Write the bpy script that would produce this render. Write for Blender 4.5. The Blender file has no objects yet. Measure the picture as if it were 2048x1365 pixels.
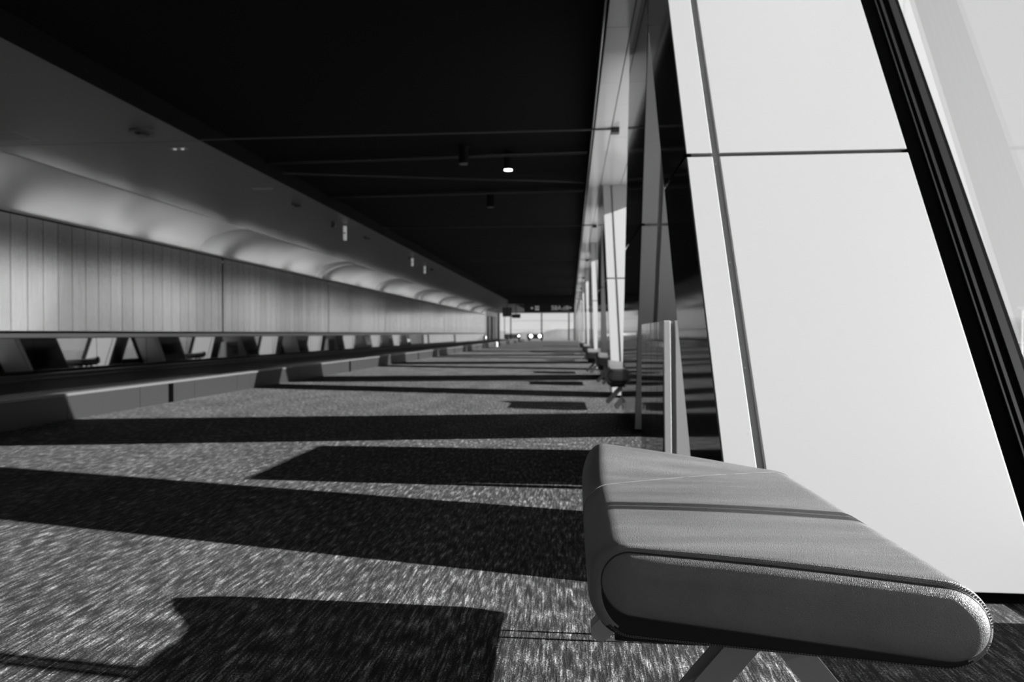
import bpy, bmesh, math, random
from mathutils import Vector, Matrix
random.seed(7)
S = bpy.context.scene
C = S.collection
R = math.radians

# ---------------------------------------------------------------- camera, world, sun, exposure
cam_d = bpy.data.cameras.new('camera'); cam = bpy.data.objects.new('camera', cam_d); C.objects.link(cam)
cam.location = (0, 0, 0.85)
cam.rotation_euler = (R(90 - 0.65), R(0.0), R(4.98))
cam_d.sensor_width = 36; cam_d.lens = 24.0
cam_d.clip_start = 0.05; cam_d.clip_end = 3000
cam_d.dof.use_dof = True; cam_d.dof.focus_distance = 1.35; cam_d.dof.aperture_fstop = 4.5
S.camera = cam
S.view_settings.view_transform = 'Standard'; S.view_settings.look = 'None'
S.view_settings.gamma = 1; S.view_settings.exposure = 0.0
S.view_settings.use_curve_mapping = False

w = bpy.data.worlds.new('world'); S.world = w; w.use_nodes = True
nt = w.node_tree; nt.nodes.clear()
wo = nt.nodes.new('ShaderNodeOutputWorld'); bg = nt.nodes.new('ShaderNodeBackground')
tc = nt.nodes.new('ShaderNodeTexCoord'); sp = nt.nodes.new('ShaderNodeSeparateXYZ')
rp = nt.nodes.new('ShaderNodeValToRGB')
rp.color_ramp.elements[0].position = 0.0; rp.color_ramp.elements[0].color = (.84, .84, .84, 1)
rp.color_ramp.elements[1].position = 0.6; rp.color_ramp.elements[1].color = (.76, .76, .76, 1)
nt.links.new(tc.outputs['Generated'], sp.inputs[0]); nt.links.new(sp.outputs['Z'], rp.inputs[0])
nt.links.new(rp.outputs[0], bg.inputs[0]); bg.inputs[1].default_value = 0.95
nt.links.new(bg.outputs[0], wo.inputs[0])

sun_d = bpy.data.lights.new('sun', 'SUN'); sun = bpy.data.objects.new('sun', sun_d); C.objects.link(sun)
sun_d.energy = 24.0; sun_d.angle = R(0.5)
SUNA, SUNB = 2.63, 0.025
sun.rotation_euler = Vector((-SUNA, SUNB, -1)).to_track_quat('-Z', 'Y').to_euler()
sun.location = (20, 0, 12)

# ---------------------------------------------------------------- dimensions
H = 3.15            # soffit height
XF, XB = 0.534, 1.475 # corridor side and window side of the columns
XG = 1.66           # glass plane
P = 6.8             # bay
KA, TA, YA = 0.525, 0.70, 2.235
KB, TB, YB = -0.515, 1.48, 5.88
LX = -0.018         # the columns also lean slightly into the hall
YS, YE = -4.0, 73.0 # ends of the hall
XK = -4.9           # kerb
XW = -7.9           # left wall
XE, XR = -4.40, 0.25  # edges of the black ceiling field
ZP0, ZP1 = 0.885, 2.57

# ---------------------------------------------------------------- materials
def mat(name, base, rough=.5, metal=0.0, spec=.5, emit=0.0):
    m = bpy.data.materials.new(name); m.use_nodes = True
    b = m.node_tree.nodes['Principled BSDF']
    b.inputs['Base Color'].default_value = (base, base, base, 1)
    b.inputs['Roughness'].default_value = rough; b.inputs['Metallic'].default_value = metal
    b.inputs['Specular IOR Level'].default_value = spec
    if emit:
        b.inputs['Emission Color'].default_value = (1, 1, 1, 1); b.inputs['Emission Strength'].default_value = emit
    return m
class N:
    """tiny node helper"""
    def __init__(s, m): s.t = m.node_tree; s.b = s.t.nodes['Principled BSDF']
    def n(s, typ, **kw):
        x = s.t.nodes.new(typ)
        for k, v in kw.items():
            if k.startswith('i_'): x.inputs[k[2:].replace('_', ' ')].default_value = v
            else: setattr(x, k, v)
        return x
    def l(s, a, b): s.t.links.new(a, b)
    def coords(s, sx, sy, sz, src='Object'):
        t = s.n('ShaderNodeTexCoord'); m = s.n('ShaderNodeMapping'); m.inputs['Scale'].default_value = (sx, sy, sz)
        s.l(t.outputs[src], m.inputs[0]); return m.outputs[0]
    def noise(s, vec, scale=1, detail=2, rough=.5):
        x = s.n('ShaderNodeTexNoise'); x.inputs['Scale'].default_value = scale; x.inputs['Detail'].default_value = detail
        x.inputs['Roughness'].default_value = rough; s.l(vec, x.inputs['Vector']); return x.outputs['Fac']
    def math(s, op, a, b=None, c=None):
        x = s.n('ShaderNodeMath', operation=op)
        for i, v in enumerate((a, b, c)):
            if v is None: continue
            if isinstance(v, (int, float)): x.inputs[i].default_value = v
            else: s.l(v, x.inputs[i])
        return x.outputs[0]
    def ramp(s, fac, stops):
        x = s.n('ShaderNodeValToRGB'); e = x.color_ramp.elements
        while len(e) < len(stops): e.new(.5)
        for q, (p, v) in zip(e, stops): q.position = p; q.color = (v, v, v, 1)
        s.l(fac, x.inputs[0]); return x.outputs[0]
    def bump(s, h, strength, dist):
        x = s.n('ShaderNodeBump'); x.inputs['Strength'].default_value = strength; x.inputs['Distance'].default_value = dist
        s.l(h, x.inputs['Height']); s.l(x.outputs[0], s.b.inputs['Normal'])

def m_carpet():
    m = mat('carpet', .05, .85, spec=.25); g = N(m)
    th = g.noise(g.coords(140, 11, 1), 1, 3, .65)       # loops running down the hall
    pa = g.noise(g.coords(52, 11, 1), 1, 2, .6)      # lighter yarn patches
    fl = g.noise(g.coords(230, 150, 1), 1, 2, .6)     # single loops
    big = g.noise(g.coords(3.0, 1.2, 1), 1, 2, .5)
    v = g.math('ADD', g.math('MULTIPLY', th, .50), g.math('MULTIPLY', pa, .42))
    v = g.math('ADD', v, g.math('MULTIPLY', fl, .42))
    v = g.math('ADD', v, g.math('MULTIPLY', g.math('SUBTRACT', big, .5), .10))
    c = g.ramp(v, [(.0, .005), (.56, .007), (.65, .022), (.72, .072), (.79, .22), (.87, .50)])
    g.l(c, g.b.inputs['Base Color'])
    hgt = g.math('ADD', g.math('MULTIPLY', th, .7), g.math('MULTIPLY', fl, .5))
    g.bump(hgt, .55, .006)
    return m
def m_leather():
    m = mat('grey_leather', .075, .42, spec=.7); g = N(m)
    v = g.n('ShaderNodeTexVoronoi'); v.feature = 'DISTANCE_TO_EDGE'; v.inputs['Scale'].default_value = 420
    nz = g.noise(g.coords(1, 1, 1), 260, 3)
    mx = g.n('ShaderNodeMixRGB'); mx.inputs[0].default_value = .006
    cc = g.coords(1, 1, 1)
    g.l(cc, v.inputs['Vector'])
    h = g.math('ADD', g.math('MULTIPLY', v.outputs['Distance'], 1.2), g.math('MULTIPLY', nz, .6))
    g.bump(h, .62, .0018)
    sm = g.noise(g.coords(3, 22, 3), 1, 4, .6)
    g.l(g.ramp(sm, [(.3, .095), (.5, .115), (.72, .145)]), g.b.inputs['Base Color'])
    g.l(g.ramp(sm, [(.3, .36), (.7, .50)]), g.b.inputs['Roughness'])
    return m
def m_wavy(name, base, rough, metal, amp, sx, sy, sz):
    m = mat(name, base, rough, metal); g = N(m)
    g.bump(g.noise(g.coords(sx, sy, sz), 1, 1, .4), amp, .02); return m
def m_ribbed():
    m = mat('ribbed_metal', .62, .15, 1.0); g = N(m)
    t = g.n('ShaderNodeTexCoord'); s = g.n('ShaderNodeSeparateXYZ'); g.l(t.outputs['Object'], s.inputs[0])
    y = s.outputs['Y']
    board = g.math('FLOOR', g.math('DIVIDE', y, .30))
    wn = g.n('ShaderNodeTexWhiteNoise', noise_dimensions='1D'); g.l(board, wn.inputs['W'])
    brush = g.noise(g.coords(1, 90, .6), 1, 3, .6)
    v = g.math('ADD', g.math('MULTIPLY', wn.outputs['Value'], .22), g.math('MULTIPLY', brush, .16))
    fr = g.math('FRACT', g.math('DIVIDE', y, .30))
    edge = g.math('LESS_THAN', fr, .06)
    v = g.math('ADD', v, .78)
    v = g.math('SUBTRACT', v, g.math('MULTIPLY', edge, .50))
    cb = g.n('ShaderNodeCombineColor'); [g.l(v, cb.inputs[i]) for i in range(3)]
    g.l(cb.outputs[0], g.b.inputs['Base Color'])
    rib = g.math('SINE', g.math('MULTIPLY', y, 2*math.pi/.03))
    g.bump(g.math('ADD', g.math('MULTIPLY', rib, .5), g.math('MULTIPLY', brush, .3)), .25, .004)
    return m
def m_glass():
    m = bpy.data.materials.new('window_glass'); m.use_nodes = True; t = m.node_tree; t.nodes.clear()
    o = t.nodes.new('ShaderNodeOutputMaterial'); mx = t.nodes.new('ShaderNodeMixShader')
    tr = t.nodes.new('ShaderNodeBsdfTransparent'); gl = t.nodes.new('ShaderNodeBsdfGlossy'); fr = t.nodes.new('ShaderNodeFresnel')
    tr.inputs[0].default_value = (.93, .93, .93, 1); gl.inputs['Roughness'].default_value = .0
    gm = t.nodes.new('ShaderNodeNewGeometry'); mr = t.nodes.new('ShaderNodeMapRange'); mr.inputs['To Min'].default_value = 1.5; mr.inputs['To Max'].default_value = 1/1.5
    t.links.new(gm.outputs['Backfacing'], mr.inputs['Value']); t.links.new(mr.outputs[0], fr.inputs[0])
    t.links.new(fr.outputs[0], mx.inputs[0]); t.links.new(tr.outputs[0], mx.inputs[1]); t.links.new(gl.outputs[0], mx.inputs[2])
    t.links.new(mx.outputs[0], o.inputs[0]); return m
M = {
 'carpet': m_carpet(), 'leather': m_leather(), 'ribbed': m_ribbed(), 'glass': m_glass(),
 'cabwhite': mat('white_cabinet_enamel', .88, .35),
 'white': mat('white_enamel', .50, .38),
 'perim': m_wavy('gloss_white_soffit', .92, .16, 0.0, .10, 1.2, 1.2, 1),
 'soffit': mat('grey_soffit', .145, .42),
 'cove': m_wavy('cove_plaster', .30, .5, 0.0, .12, 1, .9, 1),
 'black': mat('black_ceiling', .006, .8, spec=.1),
 'blackmetal': mat('black_metal', .018, .32),
 'frame': mat('dark_window_frame', .003, .7, spec=.02),
 'ridge': mat('frame_ridge', .014, .35, spec=.3),
 'mirror': m_wavy('polished_dark_steel', .006, .07, 0.0, .10, .6, .5, 2.2),
 'cabmirror': m_wavy('polished_black_steel', .008, .06, 0.0, .05, 3, 7, .5),
 'darkglass': mat('dark_mirror_glass', .40, .02, 1.0),
 'alu': mat('brushed_aluminium', .50, .32, .9),
 'channel': mat('grey_channel', .30, .5),
 'kerb': mat('grey_kerb_steel', .010, .45, .0),
 'kerbtop': mat('kerb_top_steel', .10, .25, .3),
 'deck': mat('black_deck', .008, .5, spec=.15),
 'legs': mat('painted_leg_steel', .20, .42),
 'thread': mat('pale_thread', .12, .6),
 'piping': mat('black_piping', .012, .5),
 'slot_shade': mat('matt_black', .001, 1.0, spec=0.0),
 'under': mat('black_underside', .012, .7, spec=.2),
 'tarmac': mat('tarmac', .40, .9),
 'darkroof': mat('dark_roofing', .05, .9),
 'hill': mat('hill_trees', .10, .95),
 'paint': mat('pale_paint', .75, .5),
 'lamp': mat('lamp_disc', .9, .5, emit=6.0),
 'ledstrip': mat('cove_led', .9, .5, emit=11.0),
 'signlit': mat('sign_lettering', .9, .5, emit=.16),
 'signblade': mat('lit_blade', .8, .4, emit=.18),
 'screen': mat('screen', .01, .4, emit=.012),
 'bluelit': mat('vehicle_light', .9, .3, emit=8.0),
 'detector': mat('detector_plastic', .07, .4),
 'plaster': mat('pale_wall', .60, .5),
}

# ---------------------------------------------------------------- helpers
def link(name, bm, m, parent=None, smooth=False, loc=None):
    me = bpy.data.meshes.new(name); bmesh.ops.recalc_face_normals(bm, faces=bm.faces); bm.to_mesh(me); bm.free()
    if smooth:
        for p in me.polygons: p.use_smooth = True
    o = bpy.data.objects.new(name, me); C.objects.link(o); me.materials.append(M[m] if isinstance(m, str) else m)
    if parent: o.parent = parent
    if loc: o.location = loc
    return o
def hexa(bm, pts):
    v = [bm.verts.new(p) for p in pts]
    for f in ((0,3,2,1),(4,5,6,7),(0,1,5,4),(1,2,6,5),(2,3,7,6),(3,0,4,7)): bm.faces.new([v[i] for i in f])
    return v
def box(bm, x0, x1, y0, y1, z0, z1):
    return hexa(bm, [(x0,y0,z0),(x1,y0,z0),(x1,y1,z0),(x0,y1,z0),(x0,y0,z1),(x1,y0,z1),(x1,y1,z1),(x0,y1,z1)])
def lean(bm, x0, x1, ya, yb, k, z0, z1, kb=None):
    """box whose y edges slope: y = ya + k z .. yb + kb z"""
    kb = k if kb is None else kb
    a, b = LX*z0, LX*z1
    return hexa(bm, [(x0+a,ya+k*z0,z0),(x1+a,ya+k*z0,z0),(x1+a,yb+kb*z0,z0),(x0+a,yb+kb*z0,z0),
                     (x0+b,ya+k*z1,z1),(x1+b,ya+k*z1,z1),(x1+b,yb+kb*z1,z1),(x0+b,yb+kb*z1,z1)])
def bevel(bm, w=.004, seg=2):
    bmesh.ops.bevel(bm, geom=list(bm.edges), offset=w, segments=seg, affect='EDGES', profile=.6)
def cyl(bm, c, r, h, axis='Z', seg=24, r2=None):
    mtx = Matrix.Translation(Vector(c) )
    if axis == 'X': mtx = mtx @ Matrix.Rotation(R(90), 4, 'Y')
    if axis == 'Y': mtx = mtx @ Matrix.Rotation(R(90), 4, 'X')
    bmesh.ops.create_cone(bm, cap_ends=True, segments=seg, radius1=r, radius2=r if r2 is None else r2, depth=h, matrix=mtx)
def tube(bm, pts, r, seg=8, closed=False):
    pts = [Vector(p) for p in pts]; n = len(pts); rings = []
    for i, p in enumerate(pts):
        a = pts[(i-1) % n] if (closed or i > 0) else p; b = pts[(i+1) % n] if (closed or i < n-1) else p
        t = (b-a).normalized(); up = Vector((0,0,1)) if abs(t.z) < .9 else Vector((0,1,0))
        u = t.cross(up).normalized(); v = t.cross(u).normalized()
        rings.append([bm.verts.new(p + u*math.cos(2*math.pi*j/seg)*r + v*math.sin(2*math.pi*j/seg)*r) for j in range(seg)])
    for i in range(n if closed else n-1):
        A, B = rings[i], rings[(i+1) % n]
        for j in range(seg): bm.faces.new((A[j], A[(j+1)%seg], B[(j+1)%seg], B[j]))
    if not closed:
        bm.faces.new(rings[0]); bm.faces.new(rings[-1])
def new(): return bmesh.new()
def empty(name, loc=(0,0,0)):
    o = bpy.data.objects.new(name, None); C.objects.link(o); o.location = loc; o.empty_display_size = .1; return o
def tag(o, label, cat, group=None, kind=None):
    if label: o['label'] = label
    if cat: o['category'] = cat
    if group: o['group'] = group
    if kind: o['kind'] = kind
    return o
def struct(o): o['kind'] = 'structure'; return o
def copy_tree(o, parent=None):
    c = o.copy(); C.objects.link(c); c.parent = parent
    for ch in list(o.children): copy_tree(ch, c)
    return c
ORD = ['nearest','second','third','fourth','fifth','sixth','seventh','eighth','ninth','tenth','eleventh','twelfth']

# ---------------------------------------------------------------- room shell
bm = new(); box(bm, XK-.05, XG+.10, YS, YE, -.10, 0); struct(link('floor', bm, 'carpet'))
bm = new(); box(bm, XW-1.2, XK-.13, YS, YE, -.10, .20); o = struct(link('floor', bm, 'deck')); o['label'] = 'black raised floor strip behind the grey kerb'
bm = new(); box(bm, XE, XR, YS, YE, 3.36, 3.44); box(bm, XE-.02, XE+.02, YS, YE, 3.15, 3.40); box(bm, XR-.01, XR+.01, YS, YE, 3.15, 3.40)
ceil_black = struct(link('ceiling', bm, 'black'))
# grey soffit with open joints every bay
soff = struct(empty('ceiling')); 
JOINTS = [7.82 + P*i for i in range(-3, 11)]
ys = [YS] + [j for j in JOINTS if YS < j < YE] + [YE]
for a, b in zip(ys, ys[1:]):
    bm = new(); box(bm, -7.121, XE-.02, a+.008, b-.008, H, H+.06); link('soffit_panel', bm, 'soffit', soff)
bm = new(); box(bm, XW-1.3, XG+.4, YS-.2, YE+.2, 3.72, 3.80); struct(link('ceiling', bm, 'black'))
# white soffit along the windows
per = struct(empty('ceiling'))
XS1 = .445
y = YS
i = 0
while y < YE:
    bm = new(); box(bm, XR+.012, XS1-.004, y+.004, min(y+1.15, YE)-.004, H, H+.04); link('soffit_panel', bm, 'perim', per)
    y += 1.15
y = YS - .55
while y < YE:
    bm = new(); box(bm, XS1+.004, .745, max(y, YS)+.004, min(y+1.15, YE)-.004, H, H+.04); link('soffit_panel', bm, 'perim', per)
    bm = new(); box(bm, .753, XG+.1, max(y, YS)+.004, min(y+1.15, YE)-.004, H, H+.04); link('soffit_panel', bm, 'perim', per)
    y += 1.15
bm = new(); box(bm, XR+.012, XG+.1, YS, YE, H+.045, H+.06); link('soffit_backing', bm, 'black', per)
bm = new(); tube(bm, [(XR-.014, YS, H+.005), (XR-.014, YE, H+.005)], .008); link('edge_trim', bm, 'alu', per)

# left wall : ribbed metal panels, one piece per bay
wl = struct(empty('wall_left', (XW, 0, 0)))
JW = [14.9 + P*i for i in range(-4, 9)]
ys = [YS] + [j for j in JW if YS < j < YE-8] + [63.0]
for a, b in zip(ys, ys[1:]):
    bm = new(); box(bm, -.04, 0, a+.03, b-.03, ZP0, ZP1); link('ribbed_panel', bm, 'ribbed', wl)
bm = new(); box(bm, -.10, -.05, YS, 63, ZP0, ZP1-.01); link('joint_backing', bm, 'black', wl)
bm = new(); box(bm, -.05, .015, YS, 63, ZP1, ZP1+.035); link('top_trim', bm, 'alu', wl)
bm = new(); box(bm, -.05, .010, YS, 63, ZP1-.022, ZP1-.002); link('shadow_gap', bm, 'black', wl)
bm = new(); box(bm, -.10, .03, YS, 63, ZP0-.035, ZP0-.002); link('bottom_trim', bm, 'black', wl)
bm = new(); box(bm, -.06, .012, YS, 63, ZP0-.10, ZP0-.036); link('bottom_rail', bm, 'alu', wl)
bm = new(); box(bm, -.06, .02, YS, 63, ZP0-.112, ZP0-.10); link('rail_lip', bm, 'blackmetal', wl)
# tilted dark glass band below the panels
TILT = math.tan(R(1.6)); ZG = ZP0-.112
y = YS; k = 0
while y < 63:
    y2 = min(y+1.34, 63)
    bm = new(); z0 = .20
    hexa(bm, [(.006+TILT*(ZG-z0)-.02, y+.006, z0), (.006+TILT*(ZG-z0), y+.006, z0), (.006+TILT*(ZG-z0), y2-.006, z0), (.006+TILT*(ZG-z0)-.02, y2-.006, z0),
              (-.014, y+.006, ZG), (.006, y+.006, ZG), (.006, y2-.006, ZG), (-.014, y2-.006, ZG)])
    link('glass_pane', bm, 'darkglass', wl); y = y2; k += 1
bm = new(); box(bm, -.12, -.06, YS, 63, .20, ZP0-.04); link('glass_backing', bm, 'black', wl)
bm = new(); box(bm, -.02, .12, YS, 63, .20, .245); link('base_rail', bm, 'blackmetal', wl)
bm = new(); box(bm, .55, .62, YS, 63, .20, .225); link('deck_rail', bm, 'blackmetal', wl)

# cove: curved plaster shell lit from behind the panel top
cove = struct(empty('ceiling'))
prof = [(-8.22, 2.50), (-8.22, 2.66)]
for i in range(0, 19):
    t = i/18*math.pi/2
    prof.append((-8.22 + 1.10*(1-math.cos(t)), 2.66 + (H-2.66)*math.sin(t)))
def shell(bm, prof, y0, y1, th=.02):
    a = [bm.verts.new((x, y0, z)) for x, z in prof]; b = [bm.verts.new((x, y1, z)) for x, z in prof]
    for i in range(len(prof)-1): bm.faces.new((a[i], a[i+1], b[i+1], b[i]))
CJ = [14.5 + P*i for i in range(-4, 9)]
ys = [YS] + [j for j in CJ if YS < j < YE] + [YE]
for a, b in zip(ys, ys[1:]):
    bm = new(); shell(bm, prof, a+.004, b-.004)
    o = link('cove_shell', bm, 'cove', cove, smooth=True)
    md = o.modifiers.new('solid', 'SOLIDIFY'); md.thickness = .02; md.offset = 1
for yv in (21.6, 36.5, 56.0):                      # curved end fins seen along the cove
    bm = new()
    inner = [(x, z) for x, z in prof[1:]]
    outer = [(x + .13*math.cos(i/18*1.2), max(z - .03 - .02*i/18, 2.62)) for i, (x, z) in enumerate(inner)]
    A = [bm.verts.new((x, yv, z)) for x, z in inner]; B = [bm.verts.new((x, yv, z)) for x, z in outer]
    A2 = [bm.verts.new((x, yv+.30, z)) for x, z in inner]; B2 = [bm.verts.new((x, yv+.30, z)) for x, z in outer]
    for i in range(len(A)-1):
        bm.faces.new((A[i], A[i+1], B[i+1], B[i])); bm.faces.new((A2[i], B2[i], B2[i+1], A2[i+1])); bm.faces.new((B[i], B[i+1], B2[i+1], B2[i]))
    link('cove_fin', bm, 'cove', cove, smooth=False)
bm = new(); box(bm, -8.25, XW-.05, YS, YE, 2.46, 2.50); link('cove_shelf', bm, 'plaster', cove)
i = 0; y = YS+.2
while y < YE-2:
    L = [1.55, 1.15, 1.55, .9][i % 4]
    bm = new(); box(bm, -8.16, -8.10, y, y+L, 2.50, 2.525)
    link('cove_lamp', bm, 'ledstrip', cove)
    y += L + [.15, .5, .12, .7][i % 4]; i += 1

# far left beyond the ribbed wall: pale wall with doors, then the end wall
bm = new(); box(bm, XW-.10, XW, 63.0, YE, 0.2, H); struct(link('wall_left', bm, 'plaster'))
for n, yy in ((1, 64.2), (2, 67.6)):
    d = struct(empty('door_%d' % n, (XW, yy, .2)))
    bm = new(); box(bm, .002, .05, 0, 1.9, 0, 2.2); link('door_leaf', bm, 'plaster', d)
    for yb in (-.12, 1.9):
        bm = new(); box(bm, .002, .09, yb, yb+.12, 0, 2.3); link('door_frame', bm, 'frame', d)
    bm = new(); box(bm, .052, .09, .2, .24, .7, 1.3); link('door_handle', bm, 'alu', d)
bm = new(); box(bm, XW-1.2, -4.6, YS-.2, YS, -.1, 3.8); box(bm, -4.6, XG+.2, YS-.2, YS, 3.1, 3.8); box(bm, -4.6, XG+.2, YS-.2, YS, -.1, .1); struct(link('wall_back', bm, 'plaster'))
win = struct(empty('window_30', (0, YS, 0)))      # added unseen window, brightens the faces turned towards the viewer
bm = new(); box(bm, -4.6, XG+.1, -.11, -.10, .1, 3.1); link('glass_pane', bm, 'glass', win)
for x in (-4.6, -2.5, -.4, 1.6):
    bm = new(); box(bm, x, x+.08, -.18, -.02, .1, 3.1); link('mullion', bm, 'frame', win)
bm = new(); box(bm, XW-1.4, XW-1.2, YS-.2, YE+.2, -.1, 3.8); struct(link('wall_left', bm, 'black'))

# end wall with the large window
we = struct(empty('wall_far', (0, YE, 0)))
bm = new(); box(bm, XW-1.2, -7.80, 0, .2, -.1, 3.8); box(bm, .45, XG+.2, 0, .2, -.1, 3.8); box(bm, -7.80, .45, 0, .2, 3.0, 3.8); box(bm, -7.80, .45, 0, .2, -.1, .06)
link('wall_panel', bm, 'plaster', we)
win = struct(empty('window_1', (0, YE, 0)))
bm = new(); box(bm, -7.80, .45, .09, .10, .06, 3.0); link('glass_pane', bm, 'glass', win)
for x, wd in ((-7.80, .10), (-7.2, .06), (-6.55, .10), (-3.25, .13), (-.35, .14), (.25, .14)):
    bm = new(); box(bm, x, x+wd, .02, .16, .06, 3.0); link('mullion', bm, 'frame', win)
for z in (1.18, 2.20):
    bm = new(); tube(bm, [(-6.7, .01, z), (.40, .01, z)], .012)
    for q in range(18): cyl(bm, (-6.5+q*.4, .01, z), .028, .03, 'X', 10)
    link('tension_cable', bm, 'alu', win)

# bulkhead under the black ceiling far away, with the direction sign below
bm = new(); box(bm, XE+.02, XR-.012, 46.9, 47.1, 2.87, 3.36); o = struct(link('trim_1', bm, 'blackmetal'))
sg = empty('direction_sign', (0, 46.5, 2.28)); tag(sg, 'long black overhead direction sign with arrows and white lettering near the far window', 'sign')
bm = new(); box(bm, -3.20, .20, -.07, .07, 0, .60); bevel(bm, .01); link('sign_box', bm, 'blackmetal', sg)
for x in (-2.6, -.4):
    bm = new(); cyl(bm, (x, 0, .84), .02, .48); link('hanger', bm, 'blackmetal', sg)
def text(body, size, loc, parent, m, name='lettering'):
    cu = bpy.data.curves.new(name, 'FONT'); cu.body = body; cu.size = size; cu.extrude = .004; cu.align_x = 'LEFT'
    ob = bpy.data.objects.new(name, cu); C.objects.link(ob); bpy.context.view_layer.update()
    me = bpy.data.meshes.new_from_object(ob.evaluated_get(bpy.context.evaluated_depsgraph_get()))
    bpy.data.objects.remove(ob); o = bpy.data.objects.new(name, me); C.objects.link(o)
    me.materials.clear(); me.materials.append(M[m]); o.parent = parent; o.location = loc; o.rotation_euler = (R(90), 0, 0); return o
text('58A', .42, (-1.38, -.078, .15), sg, 'signlit')
text('d', .38, (-.62, -.078, .15), sg, 'signlit')
def arrow(x, z, s, d):
    bm = new(); 
    pts = [(-1,0),(0,1),(0,.35),(1,.35),(1,-.35),(0,-.35),(0,-1)]
    a = [bm.verts.new((x + d*p[0]*s, -.078, z + p[1]*s)) for p in pts]; b = [bm.verts.new((x + d*p[0]*s, -.072, z + p[1]*s)) for p in pts]
    bm.faces.new(a); bm.faces.new(b)
    for i in range(7): bm.faces.new((a[i], a[(i+1)%7], b[(i+1)%7], b[i]))
    link('arrow', bm, 'signlit', sg)
arrow(-2.68, .28, .09, 1); arrow(-.06-.02, .30, .09, -1)
bm = new()
for x0, z0, w_, h_ in ((-2.47,.32,.12,.10),(-2.32,.32,.12,.10),(-2.47,.14,.12,.12),(-2.32,.14,.12,.12)): box(bm, x0, x0+w_, -.078, -.072, z0, z0+h_)
link('pictogram', bm, 'signlit', sg)
bm = new()
for x0, z0, w_, h_ in ((-.38,.38,.19,.04),(-.38,.14,.05,.24),(-.30,.20,.04,.14),(-.235,.14,.045,.24)): box(bm, x0, x0+w_, -.078, -.072, z0, z0+h_)
link('pictogram', bm, 'signlit', sg)

def monitor(x0, x1, z0, z1, y, label):
    r = empty('flight_monitor', (x0, y, z0)); tag(r, label, 'monitor')
    bm = new(); box(bm, 0, x1-x0, -.10, .10, 0, z1-z0); bevel(bm, .012); link('housing', bm, 'black', r)
    bm = new(); box(bm, .05, (x1-x0)*.5-.02, -.108, -.101, .05, z1-z0-.05); link('screen', bm, 'screen', r)
    bm = new(); box(bm, (x1-x0)*.5+.02, x1-x0-.05, -.108, -.101, .05, z1-z0-.05); link('screen', bm, 'screen', r)
    bm = new(); cyl(bm, ((x1-x0)/2, 0, (z1-z0)+(H-z1)/2+.1), .025, H-z1+.21, seg=12); link('hanger_pole', bm, 'blackmetal', r)
monitor(-4.95, -4.30, 2.05, 2.70, 49.0, 'boxy black monitor hanging from the soffit left of the long direction sign')
monitor(-4.22, -3.62, 1.93, 2.22, 48.4, 'small black twin screen hanging lower, right of the boxy black monitor')

# kerb
kb = struct(empty('trim_2', (XK, 0, 0)))
KH = .265
y = YS; i = 0
segs = []
kj = [6.25 + 1.13*n for n in range(-12, 50)]
ys = [YS] + [v for v in kj if YS < v < 62] + [62.]
for a, b in zip(ys, ys[1:]):
    bm = new(); box(bm, -.03, 0, a+.003, b-.003, .0, KH-.03); link('kerb_panel', bm, 'kerb', kb)
for v in [7.93+P*n for n in range(-2, 8)]:
    bm = new(); box(bm, -.02, .004, v, v+.10, .004, KH-.03); link('kerb_slot_shade', bm, 'slot_shade', kb)  # black strip: the shade inside a slot, painted onto the kerb face
bm = new(); box(bm, -.14, .012, YS, 62, KH-.03, KH); bevel(bm, .008); link('kerb_cap', bm, 'kerbtop', kb)
bm = new(); box(bm, -.13, -.031, YS, 62, -.05, KH-.03); link('kerb_core', bm, 'blackmetal', kb)

# window wall
bm = new(); box(bm, XG-.06, XG+.10, YS, YE, -.10, .05); struct(link('wall_right', bm, 'blackmetal'))
for n in range(-2, 11):       # low upstands under the glass
    for a, b in ((YB+TB+P*(n-1)+.05, YA+P*n-.13), (YA+TA+P*n+.25, YB+P*n-.15)):
        if a > YS and b < YE:
            bm = new(); box(bm, XG-.06, XG+.10, a, b, .05, .38); struct(link('wall_right', bm, 'blackmetal'))
bm = new(); box(bm, XG-.02, XG+.10, YS, YE, H+.04, 3.80); struct(link('wall_right', bm, 'white'))
nwin = int((YE-YS)/P)
for n in range(nwin+2):
    a = YS if n == 0 else 3.6 + P*(n-2); b = min(3.6 + P*(n-1), YE)
    if a >= b: continue
    wn = struct(empty('window_%d' % (n+2), (XG, a, .05)))
    bm = new(); box(bm, -.006, .006, 0, b-a, 0, H-.05+.04); link('glass_pane', bm, 'glass', wn)
    bm = new(); box(bm, -.05, .05, 0, b-a, -.0, .05); link('sill_rail', bm, 'frame', wn)
    bm = new(); box(bm, -.05, .05, 0, b-a, H-.10, H-.05); link('head_rail', bm, 'frame', wn)

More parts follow.
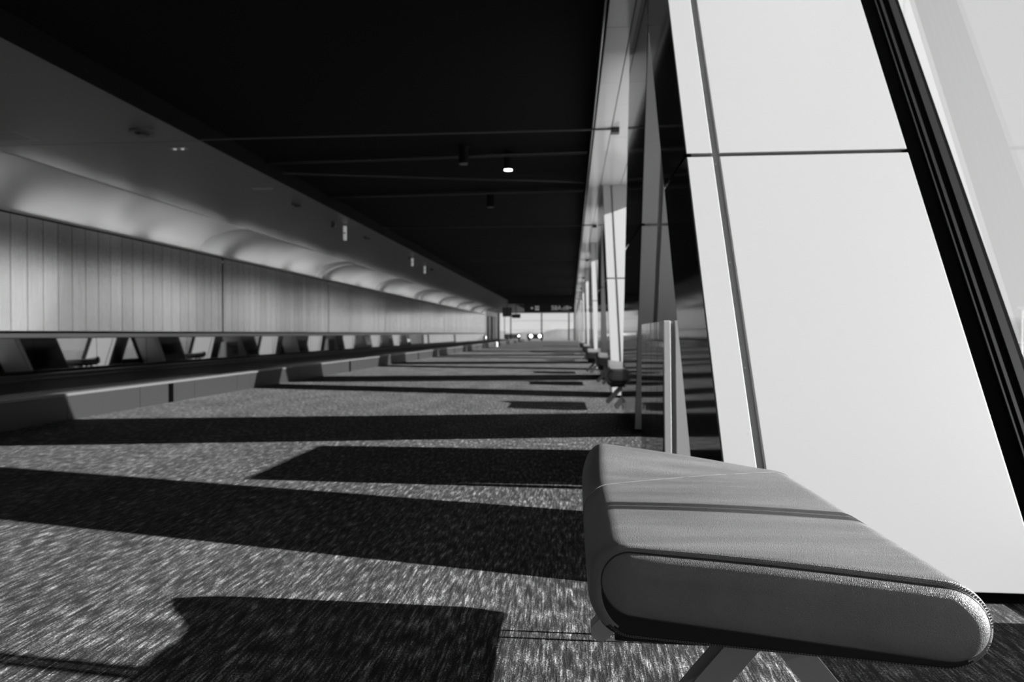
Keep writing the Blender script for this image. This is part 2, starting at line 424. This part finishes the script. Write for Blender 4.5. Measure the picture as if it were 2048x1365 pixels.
# ---------------------------------------------------------------- leaning columns
SX0, SX1 = .650, .680   # vertical joint between cladding panels
ZJ = 1.64               # horizontal joint
def column(kind, y0, near):
    k, t = (KA, TA) if kind == 'A' else (KB, TB)
    r = empty('leaning_column', (XF, y0, 0))
    X = lambda v: v - XF
    bm = new(); lean(bm, X(XF+.03), X(XB-.01), .03, t-.03, k, .03, H-.003); link('core', bm, 'channel', r)
    for zz in ((.035, ZJ-.009), (ZJ+.009, H-.003)):
        for xx in ((XF+.004, SX0), (SX1, XB)):
            bm = new(); lean(bm, X(xx[0]), X(xx[1]), 0, .024, k, *zz)
            if near: bevel(bm, .0025, 2)
            link('white_panel', bm, 'white', r)
            bm = new(); lean(bm, X(xx[0]), X(xx[1]), t-.024, t, k, *zz); link('white_panel', bm, 'white', r)
        bm = new(); lean(bm, X(XF), X(XF+.024), .002, t-.002, k, *zz); link('dark_cladding', bm, 'mirror', r)
    bm = new(); lean(bm, X(XF+.03), X(XB), .03, t-.03, k, 0, .03); link('skirting', bm, 'black', r)
    if near:
        bm = new()
        for z in (.30, .72, 1.14, 1.60, 1.84, 2.2, 2.6):
            cyl(bm, (X((SX0+SX1)/2)+LX*z, k*z+.026, z), .0035, .006, 'Y', 10)
        link('screws', bm, 'alu', r)
    # dark window frames running up both sloping sides
    for ya, s in ((0, 1), (t, -1)):
        bm = new(); lean(bm, X(XB+.002), X(XG-.008), ya if s > 0 else ya-.07, ya+.07 if s > 0 else ya, k, 0, H-.003); f = link('window_frame', bm, 'frame', r)
        if near:
            for xx, wd in ((XB+.060, .006), (XB+.083, .012), (XB+.125, .030)):
                bm = new(); lean(bm, X(xx), X(xx+wd), (ya-.012) if s > 0 else ya, ya if s > 0 else ya+.012, k, 0, H-.003); link('frame_ridge', bm, 'ridge', f)
    return r
colA = []; colB = []
for n in range(-1, 11):
    y = YA + P*n
    if -8 < y < YE-3: colA.append(column('A', y, n in (0,)))
    y = YB + P*n
    if -8 < y and y+TB < YE-.2: colB.append(column('B', y, n in (-1, 0)))
for i, c in enumerate(colA):
    q = i-1
    if q < 0: lab = 'white clad column leaning away behind the viewer, first of all'
    elif q == 0: lab = 'huge bright white clad column beside the near bench, leaning away, with dark polished side'
    else: lab = 'bright white clad column leaning away down the hall, %s of its kind counted from the near bench' % ORD[q]
    tag(c, lab, 'column', 'white clad columns leaning away')
for i, c in enumerate(colB):
    q = i-1
    if q < 0: lab = 'wide clad column leaning nearer, just out of frame right of the bench'
    elif q == 0: lab = 'wide grey shaded column leaning towards the viewer behind the black cabinet'
    else: lab = 'wide shaded column leaning towards the viewer, %s of its kind counted from the black cabinet' % ORD[q]
    tag(c, lab, 'column', 'wide columns leaning towards the viewer')
# extra slanted glazing bar that throws the dark stripe over the bench
gb = empty('glazing_bar', (XG-.06, 1.30, 0)); tag(gb, 'slim slanted dark double glazing bar in the window beside the near bench', 'glazing bar')
for dy in (0, .045):
    bm = new(); lean(bm, -.045, .045, dy*.8, dy*.8+.024, .25, .385, H-.003); link('bar', bm, 'frame', gb)

# ---------------------------------------------------------------- polished cabinet between the legs of the first pair
def cabinet(y0, label, near=False):
    r = empty('equipment_cabinet', (XF-.03, y0, 0)); tag(r, label, 'cabinet', None if near else 'polished cabinets between the far columns')
    ZC = .915; L = 1.20
    bm = new(); box(bm, .012, 1.0, .03, L-.03, .0, ZC-.02); link('core', bm, 'blackmetal', r)
    for i in range(4):
        a = i*L/4
        bm = new(); box(bm, 0, .012, a+.003+(.03 if i == 0 else 0), a+L/4-.003, .01, ZC); link('side_panel', bm, 'cabmirror', r)
    def fbox(bm, x0, x1, y0_, y1_, z0, z1):
        t = .09
        return hexa(bm, [(x0,y0_-t*(ZC-z0),z0),(x1,y0_-t*(ZC-z0),z0),(x1,y1_-t*(ZC-z0),z0),(x0,y1_-t*(ZC-z0),z0),(x0,y0_,z1),(x1,y0_,z1),(x1,y1_,z1),(x0,y1_,z1)])
    bm = new(); fbox(bm, -.002, .034, 0, .028, .0, ZC+.004); bevel(bm, .002); link('corner_post', bm, 'cabwhite', r)
    bm = new(); fbox(bm, .034, .060, .014, .028, .0, ZC); link('groove', bm, 'channel', r)
    bm = new(); fbox(bm, .060, 1.0, .0, .028, .0, ZC+.004); bevel(bm, .002); link('front_panel', bm, 'cabwhite', r)
    bm = new(); box(bm, .013, 1.0, .03, L, ZC-.018, ZC-.002); link('top', bm, 'blackmetal', r)
    return r
cabinet(3.79, 'waist high cabinet with mirror black side and white front behind the near column', True)
for i in (4, 6):
    cabinet(3.79+P*i, 'distant waist high cabinet with mirror black side between the far leaning columns')

# ---------------------------------------------------------------- bench
XL, XRt = .032, .672
ZB, ZT = .305, .450
def y_near(x): return 1.30 - (x-.068)*.27
def y_far(x): return 2.075 - (x-.065)*.03
def warp(x, y, z, drop=0.0):
    """the cushion narrows a little towards its far end and its far left corner sweeps up"""
    x2 = XL + (x-XL)*(1 - .035*max(0, min(1, (y-1.1)/1.0)))
    e = 1.80 + (x-.05)*.40
    s = max(0.0, min(1.0, (y-e)/(2.075-e+1e-4))) if e < 2.07 else 0
    up = .076*s*s*(3-2*s)*max(0.0, 1-(x-.05)/.56) * max(0.0, min(1.0, (z-ZB)/(ZT-ZB)))
    cr = max(0.0, 1-(x-XL)/.12) * max(0.0, min(1.0, 1-(y-1.285)/.045))   # near left corner is rounded in plan
    x2 += .024*cr
    low = max(0.0, min(1.0, (ZT-z)/(ZT-ZB))) * drop * (1 - .97*(x-XL)/(XRt-XL))
    return (x2, y, z+up-low)
def ring(inset, nseg=14):
    """rounded rectangle outline in x,z, shrunk by inset"""
    x0, x1, z0, z1 = XL+inset, XRt-inset*.7, ZB+inset, ZT-inset*.8
    hh = (z1-z0)/2 - .0005; rt, rb = min(.070, hh), min(.068, hh)
    pts = []
    def arc(cx, cz, r, a0, a1):
        for i in range(nseg+1):
            a = R(a0 + (a1-a0)*i/nseg); pts.append((cx + r*math.cos(a), cz + r*math.sin(a)))
    arc(x1-rt, z1-rt, rt, 0, 90)
    n = 24
    for i in range(1, n): 
        t = i/n; x = (x1-rt) + (x0+rt-(x1-rt))*t
        pts.append((x, z1 + .004*math.sin(math.pi*t)))
    arc(x0+rt, z1-rt, rt, 90, 180); arc(x0+rb, z0+rb, rb, 180, 270)
    for i in range(1, n):
        t = i/n; pts.append((x0+rb + (x1-rb-(x0+rb))*t, z0))
    arc(x1-rb, z0+rb, rb, 270, 360)
    return pts
def bench():
    r = empty('bench', (0, 0, 0))
    RR = .014
    sec = []     # (inset, distance from end)
    for i in range(7):
        a = i/6*math.pi/2; sec.append((RR*(1-math.sin(a)), RR*(1-math.cos(a))))
    rings = []
    for ins, d in sec: rings.append([(x, y_near(x)+d, z) for x, z in ring(ins)])
    NB = 26
    for i in range(1, NB):
        t = i/NB
        rings.append([(x, (y_near(x)+RR)*(1-t) + (y_far(x)-RR)*t, z) for x, z in ring(0)])
    for ins, d in reversed(sec): rings.append([(x, y_far(x)-d, z) for x, z in ring(ins)])
    bm = new(); V = [[bm.verts.new(warp(*p, drop=.036)) for p in rg] for rg in rings]; bm.faces.new(V[0]); bm.faces.new(V[-1])
    for A, B in zip(V, V[1:]):
        n = len(A)
        for j in range(n): bm.faces.new((A[j], A[(j+1)%n], B[(j+1)%n], B[j]))
    sc = link('seat_cushion', bm, 'leather', r, smooth=True)
    sc.data.materials.append(M['under'])                  # lowest faces and end caps of the cushion are black
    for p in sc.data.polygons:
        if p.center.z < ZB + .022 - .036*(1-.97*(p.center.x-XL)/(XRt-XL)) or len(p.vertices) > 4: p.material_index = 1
    # end panels, slightly padded
    for s, fy in ((-1, y_near), (1, y_far)):
        bm = new(); prev = None
        for ins, out in ((RR+.0003, 0), (RR+.003, .006), (RR+.008, .0115), (RR+.015, .016), (RR+.025, .020), (RR+.036, .0225), (RR+.046, .0235)):
            rg = ring(ins)
            cur = [bm.verts.new(warp(x, fy(x)+s*out, z)) for x, z in rg]
            if prev:
                n = len(cur)
                for j in range(n): bm.faces.new((prev[j], prev[(j+1)%n], cur[(j+1)%n], cur[j]))
            prev = cur
        f = bm.faces.new(prev)
        ep = link('end_panel', bm, 'leather', r, smooth=True)
        bm = new(); tube(bm, [warp(x, fy(x)+s*.0005, z) for x, z in ring(RR)], .0016, 6, True); link('piping', bm, 'piping', ep, smooth=True)
        # two rows of small stitches on the body side of the seam
        bm = new()
        for a, ins in ((.55, None), (.78, None)):
            th = a*math.pi/2*.62
            I = RR*(1-math.sin(th)); D = RR*(1-math.cos(th))
            pts = [Vector(warp(x, fy(x)-s*D, z, .036)) for x, z in ring(I-.0006)]
            # resample at 4.5 mm
            acc = 0; out = []; step = .0048
            for p, q in zip(pts, pts[1:]+pts[:1]):
                L = (q-p).length; d = step-acc
                while d < L: out.append((p.lerp(q, d/L), (q-p).normalized())); d += step
                acc = (acc+L) % step
            for p, t in out[:300]:
                u = Vector((0,-s,0)); a0 = p - t*.0016; a1 = p + t*.0016; up = t.cross(Vector((0,1,0))).normalized()*.0005; sd = Vector((0,.0005,0))
                hexa(bm, [a0-sd-up, a1-sd-up, a1+sd-up, a0+sd-up, a0-sd+up, a1-sd+up, a1+sd+up, a0+sd+up])
        link('stitching', bm, 'thread', ep)
    # cross seam over the cushion
    full = ring(0); seam = []
    for x, z in full:
        if z > .33:
            yy = 1.80 + (x-.05)*.40
            seam.append(warp(x, min(yy, y_far(x)-.035), z+.0003))
    # keep the contiguous top run
    top = [p for p in seam]; top.sort(key=lambda p: p[0])
    left = [p for p in seam if p[0] < XL+.066]; left.sort(key=lambda p: p[2])
    mid = [p for p in seam if XL+.066 <= p[0] <= XRt-.066]; mid.sort(key=lambda p: p[0])
    right = [p for p in seam if p[0] > XRt-.066]; right.sort(key=lambda p: -p[2])
    bm = new(); tube(bm, left+mid+right, .0009, 6); link('cross_seam', bm, 'thread', r, smooth=True)
    # underside tray
    bm = new()
    hexa(bm, [(.085,1.36,.238),(.480,1.29,.262),(.480,1.98,.262),(.085,2.0,.238),(.110,1.38,.290),(.500,1.27,.305),(.500,1.99,.305),(.110,2.00,.290)])
    bevel(bm, .006); link('underside_tray', bm, 'under', r)
    bm = new(); box(bm, .32, .39, 1.36, 1.96, .235, .262); link('beam', bm, 'blackmetal', r)
    # four legs: each a pair of thin plates with round feet, splayed across the bench
    for yc in (1.36, 1.907):
        cx = .375 if yc < 1.5 else .335
        for sgn in (-1, 1):
            bm = new()
            for dy in (-.022, .022):
                foot = Vector((cx + sgn*(.225 if yc < 1.5 else .254), yc+dy, .028)); topp = Vector((cx + sgn*.035, yc+dy, .262))
                d = (topp-foot).normalized(); nrm = Vector((-d.z, 0, d.x)); hw = .027
                outline = []
                for i in range(13):
                    a = math.pi*i/12; outline.append(foot + nrm*math.cos(a)*hw - d*math.sin(a)*hw)
                outline += [topp - nrm*hw, topp + nrm*hw]
                a = [bm.verts.new(p+Vector((0,-.003,0))) for p in outline]; b = [bm.verts.new(p+Vector((0,.003,0))) for p in outline]
                bm.faces.new(a); bm.faces.new(b)
                for i in range(len(a)): bm.faces.new((a[i], a[(i+1)%len(a)], b[(i+1)%len(a)], b[i]))
            lg = link('leg', bm, 'legs', r)
    return r
b0 = bench(); b0.location = (0, 0, 0)
tag(b0, 'large grey leather bench with slanted ends in the foreground by the white column', 'bench', 'grey leather benches along the windows')
for dx, dy, lab in ((.36, 6.42, 'small dark leather bench beyond the black cabinet, first along the window after the foreground bench'),
                    (.38, 10.0, 'distant leather bench, second beyond the foreground bench along the windows'),
                    (.27, 13.2, 'distant leather bench, third beyond the foreground bench along the windows'),
                    (.30, 20.0, 'far dark leather bench, fourth beyond the foreground bench along the windows'),
                    (.30, 26.8, 'tiny far leather bench, fifth beyond the foreground bench along the windows')):
    c = copy_tree(b0); c.location = (dx, dy, 0); c['label'] = lab

# ---------------------------------------------------------------- ceiling fittings
def rail(y, z, label):
    r = empty('ceiling_rail', (0, y, z)); tag(r, label, 'rail', 'thin rails crossing the black ceiling')
    bm = new(); box(bm, XE+.03, .50, -.008, .008, -.014, .0); link('bar', bm, 'detector' if y < 10 else 'blackmetal', r)
    bm = new(); box(bm, .44, .53, -.05, .05, -.055, .0); link('bracket', bm, 'blackmetal', r)
for i in range(6):
    yy = [7.75, 14.6, 21.4, 28.2, 35.0, 41.8][i]
    rail(yy, H-.003, ('thin rail crossing the black ceiling, %s from the viewer' % ORD[i]))
def pipe(y0, y1, x0, x1, z, label, r_=.03):
    bm = new(); tube(bm, [(x0, y0, z), (x1, y1, z)], r_, 12)
    o = link('ceiling_pipe', bm, 'blackmetal', smooth=False); tag(o, label, 'pipe')
pipe(9.5, 9.3, XE+.05, XR-.04, 3.30, 'black pipe crossing the black ceiling just beyond the nearest rail')
pipe(12.0, 11.8, XE+.05, XR-.04, 3.31, 'black pipe crossing the black ceiling beyond the lit downlight')
pipe(10.0, 11.0, XE+.05, XR-.04, 3.27, 'slanting black pipe on the ceiling behind the lit downlight', .02)
def downlight(x, y, lit, label):
    r = empty('downlight', (x, y, 3.36)); tag(r, label, 'ceiling light')
    bm = new(); cyl(bm, (0, 0, -.12), .065, .24, seg=32); link('housing', bm, 'black', r)
    bm = new(); cyl(bm, (0, 0, -.245), .058, .012, seg=32); link('lens', bm, 'lamp' if lit else 'detector', r)
downlight(-.876, 9.45, True, 'round black downlight switched on under the black ceiling')
downlight(-1.44, 9.06, False, 'round unlit black downlight just left of the lit one')
downlight(-1.45, 12.2, False, 'round unlit black downlight beyond the lit one')
def disc(x, y, label, r_=.135, name='smoke_detector', cat='smoke detector', h=.05):
    r = empty(name, (x, y, H)); tag(r, label, cat)
    bm = new(); cyl(bm, (0, 0, -h*.3), r_, h*.6, seg=28); link('base', bm, 'detector', r)
    bm = new(); cyl(bm, (0, 0, -h*.8), r_*.45, h*.5, seg=28, r2=r_*.7); link('sensor_head', bm, 'blackmetal', r)
disc(-4.87, 7.40, 'round detector on the grey soffit in front of the nearest joint')
disc(-4.86, 11.8, 'round detector on the grey soffit before the dome camera', .10)
disc(-4.86, 15.98, 'small round detector on the grey soffit just beyond the lit blade', .10)
disc(-4.86, 20.48, 'small round detector on the grey soffit before the pair of blades', .10)
disc(-4.95, 24.1, 'small round detector on the grey soffit beyond the pair of blades', .10)
r = empty('spotlight', (-4.855, 8.1, H)); tag(r, 'small twin spotlight recessed in the grey soffit just past the first joint', 'spotlight')
bm = new(); box(bm, -.10, .10, -.05, .05, -.012, 0); link('plate', bm, 'alu', r)
for x in (-.05, .05):
    bm = new(); cyl(bm, (x, 0, -.018), .02, .012, seg=16); link('bulb', bm, 'signblade', r)
bm = new(); box(bm, -5.04, -4.72, 10.44, 10.50, H-.012, H); tag(link('air_slot', bm, 'alu'), 'short pale air slot on the grey soffit left of the black ceiling', 'vent')
bm = new()
for a in ((-7.0, -6.32, 7.26, 7.275), (-7.0, -6.32, 7.63, 7.645), (-6.335, -6.32, 7.26, 7.645)): box(bm, a[0], a[1], a[2], a[3], H-.004, H)
tag(link('access_hatch', bm, 'channel'), 'flat square access hatch outline at the left edge of the grey soffit', 'hatch')
r = empty('dome_camera', (-4.9, 13.74, H)); tag(r, 'black dome camera hanging from the grey soffit', 'camera')
bm = new(); cyl(bm, (0,0,-.025), .05, .05, seg=20); link('mount', bm, 'detector', r)
bm = new(); bmesh.ops.create_uvsphere(bm, u_segments=20, v_segments=12, radius=.05, matrix=Matrix.Translation((0,0,-.075))); link('dome', bm, 'blackmetal', r, smooth=True)
for x, y, h, lab in ((-4.78, 14.08, .33, 'bright hanging blade sign seen edge on, nearest under the grey soffit'),
                     (-4.80, 20.3, .27, 'hanging blade sign seen edge on, second under the grey soffit'),
                     (-4.96, 22.8, .27, 'hanging blade sign seen edge on, third under the grey soffit')):
    r = empty('blade_sign', (x, y, H)); tag(r, lab, 'sign', 'blade signs under the grey soffit')
    bm = new(); box(bm, -.028, .028, 0, .07, -h, -.03); bevel(bm, .006); link('blade', bm, 'signblade', r)
    bm = new(); box(bm, -.012, .012, .02, .05, -.03, 0); link('mount', bm, 'blackmetal', r)
    bm = new(); box(bm, -.030, .030, -.002, .0, -h*.58, -h*.52); link('dark_band', bm, 'blackmetal', r)
# small white post at the far end of the kerb
r = empty('white_post', (-4.72, 43.0, 0)); tag(r, 'small white floor post at the far end of the grey kerb', 'post')
bm = new(); cyl(bm, (0,0,.14), .06, .28, seg=20); link('body', bm, 'paint', r)
bm = new(); cyl(bm, (0,0,.29), .06, .03, seg=20, r2=.04); link('cap', bm, 'paint', r)

# ---------------------------------------------------------------- outside
bm = new(); box(bm, -400, 900, -300, 1400, -5.4, -5.2); tag(link('airport_apron', bm, 'tarmac'), 'flat grey airport apron outside the windows', 'ground', kind='stuff')
def ridge(x0, y0, x1, y1, h, label):
    bm = new(); n = 80; rows = []
    d = Vector((x1-x0, y1-y0, 0)); nn = Vector((-d.y, d.x, 0)).normalized()
    for i in range(n+1):
        t = i/n; p = Vector((x0, y0, 0)) + d*t
        hh = h*(.75 + .25*math.sin(t*9+1) + .06*math.sin(t*47) + .04*random.random())
        rows.append([bm.verts.new((p + nn*o_)[:2] + (z_,)) for o_, z_ in ((-60, -5.2), (-25, -5.2+hh*.7), (0, -5.2+hh), (40, -5.2+hh*.8), (90, -5.2))])
    for a, b in zip(rows, rows[1:]):
        for j in range(4): bm.faces.new((a[j], a[j+1], b[j+1], b[j]))
    tag(link('wooded_hill', bm, 'hill', smooth=True), label, 'hill')
ridge(120, 420, 700, 260, 17, 'low wooded hill on the horizon outside the right window')
ridge(-160, 800, 90, 820, 14, 'low wooded hill far beyond the end window')
r = empty('service_building', (112, 172, -5.2)); tag(r, 'low pale airport building outside the right window', 'building')
bm = new(); box(bm, 0, 60, 0, 14, 0, 3.2); link('walls', bm, 'paint', r)
bm = new(); box(bm, -.6, 60.6, -.6, 14.6, 3.2, 3.6); link('roof', bm, 'tarmac', r)
for i in range(12):
    bm = new(); box(bm, 2+i*4.8, 4.4+i*4.8, -.06, 0, 1.0, 2.3); link('window', bm, 'frame', r)
r = empty('service_truck', (66, 98, -5.2)); tag(r, 'pale boxy service truck parked outside the right window', 'truck')
bm = new(); box(bm, 0, 6, 0, 2.4, .8, 3.2); bevel(bm, .08); link('box_body', bm, 'paint', r)
bm = new(); box(bm, -1.9, -.1, .1, 2.3, .6, 2.4); bevel(bm, .15); link('cab', bm, 'paint', r)
bm = new(); box(bm, -1.95, -1.2, .05, 2.35, 1.5, 2.15); link('windscreen', bm, 'frame', r)
for x in (-1, 1.3, 4.8):
    for y in (.1, 2.3):
        bm = new(); cyl(bm, (x, y, .45), .45, .3, 'Y', 20); link('wheel', bm, 'black', r)
r = empty('light_mast', (88, 142, -5.2)); tag(r, 'tall thin white light mast outside the right window', 'mast')
bm = new(); cyl(bm, (0,0,5.5), .16, 11, seg=12, r2=.1); link('pole', bm, 'paint', r)
bm = new(); box(bm, -1, 1, -.2, .2, 10.9, 11.3); link('lamp_head', bm, 'paint', r)
# tug with lights beyond the end window
for i, (x, y, lab) in enumerate(((-4.9, 92, 'dark low service vehicle with bright round lights beyond the end window'), (-8.3, 96, 'dark low service vehicle at the left edge of the end window'))):
    r = empty('service_vehicle', (x, y, -.15)); tag(r, lab, 'vehicle')
    bm = new(); box(bm, -1.1, 1.1, 0, 2.2, .25, .9); bevel(bm, .06); link('body', bm, 'blackmetal', r)
    for wx in (-.85, .85):
        for wy in (.4, 1.8):
            bm = new(); cyl(bm, (wx, wy, .28), .28, .2, 'X', 18); link('wheel', bm, 'black', r)
    for lx in ((-.55, .65) if i == 0 else (.9,)):
        bm = new(); cyl(bm, (lx, -.02, .62), .20 if i == 0 else .12, .05, 'Y', 20); link('headlight', bm, 'bluelit', r)
bm = new(); box(bm, -14, 2.5, 73.3, 130, -.35, -.15); tag(link('roof_terrace', bm, 'darkroof'), 'grey terrace deck beyond the end window', 'terrace')
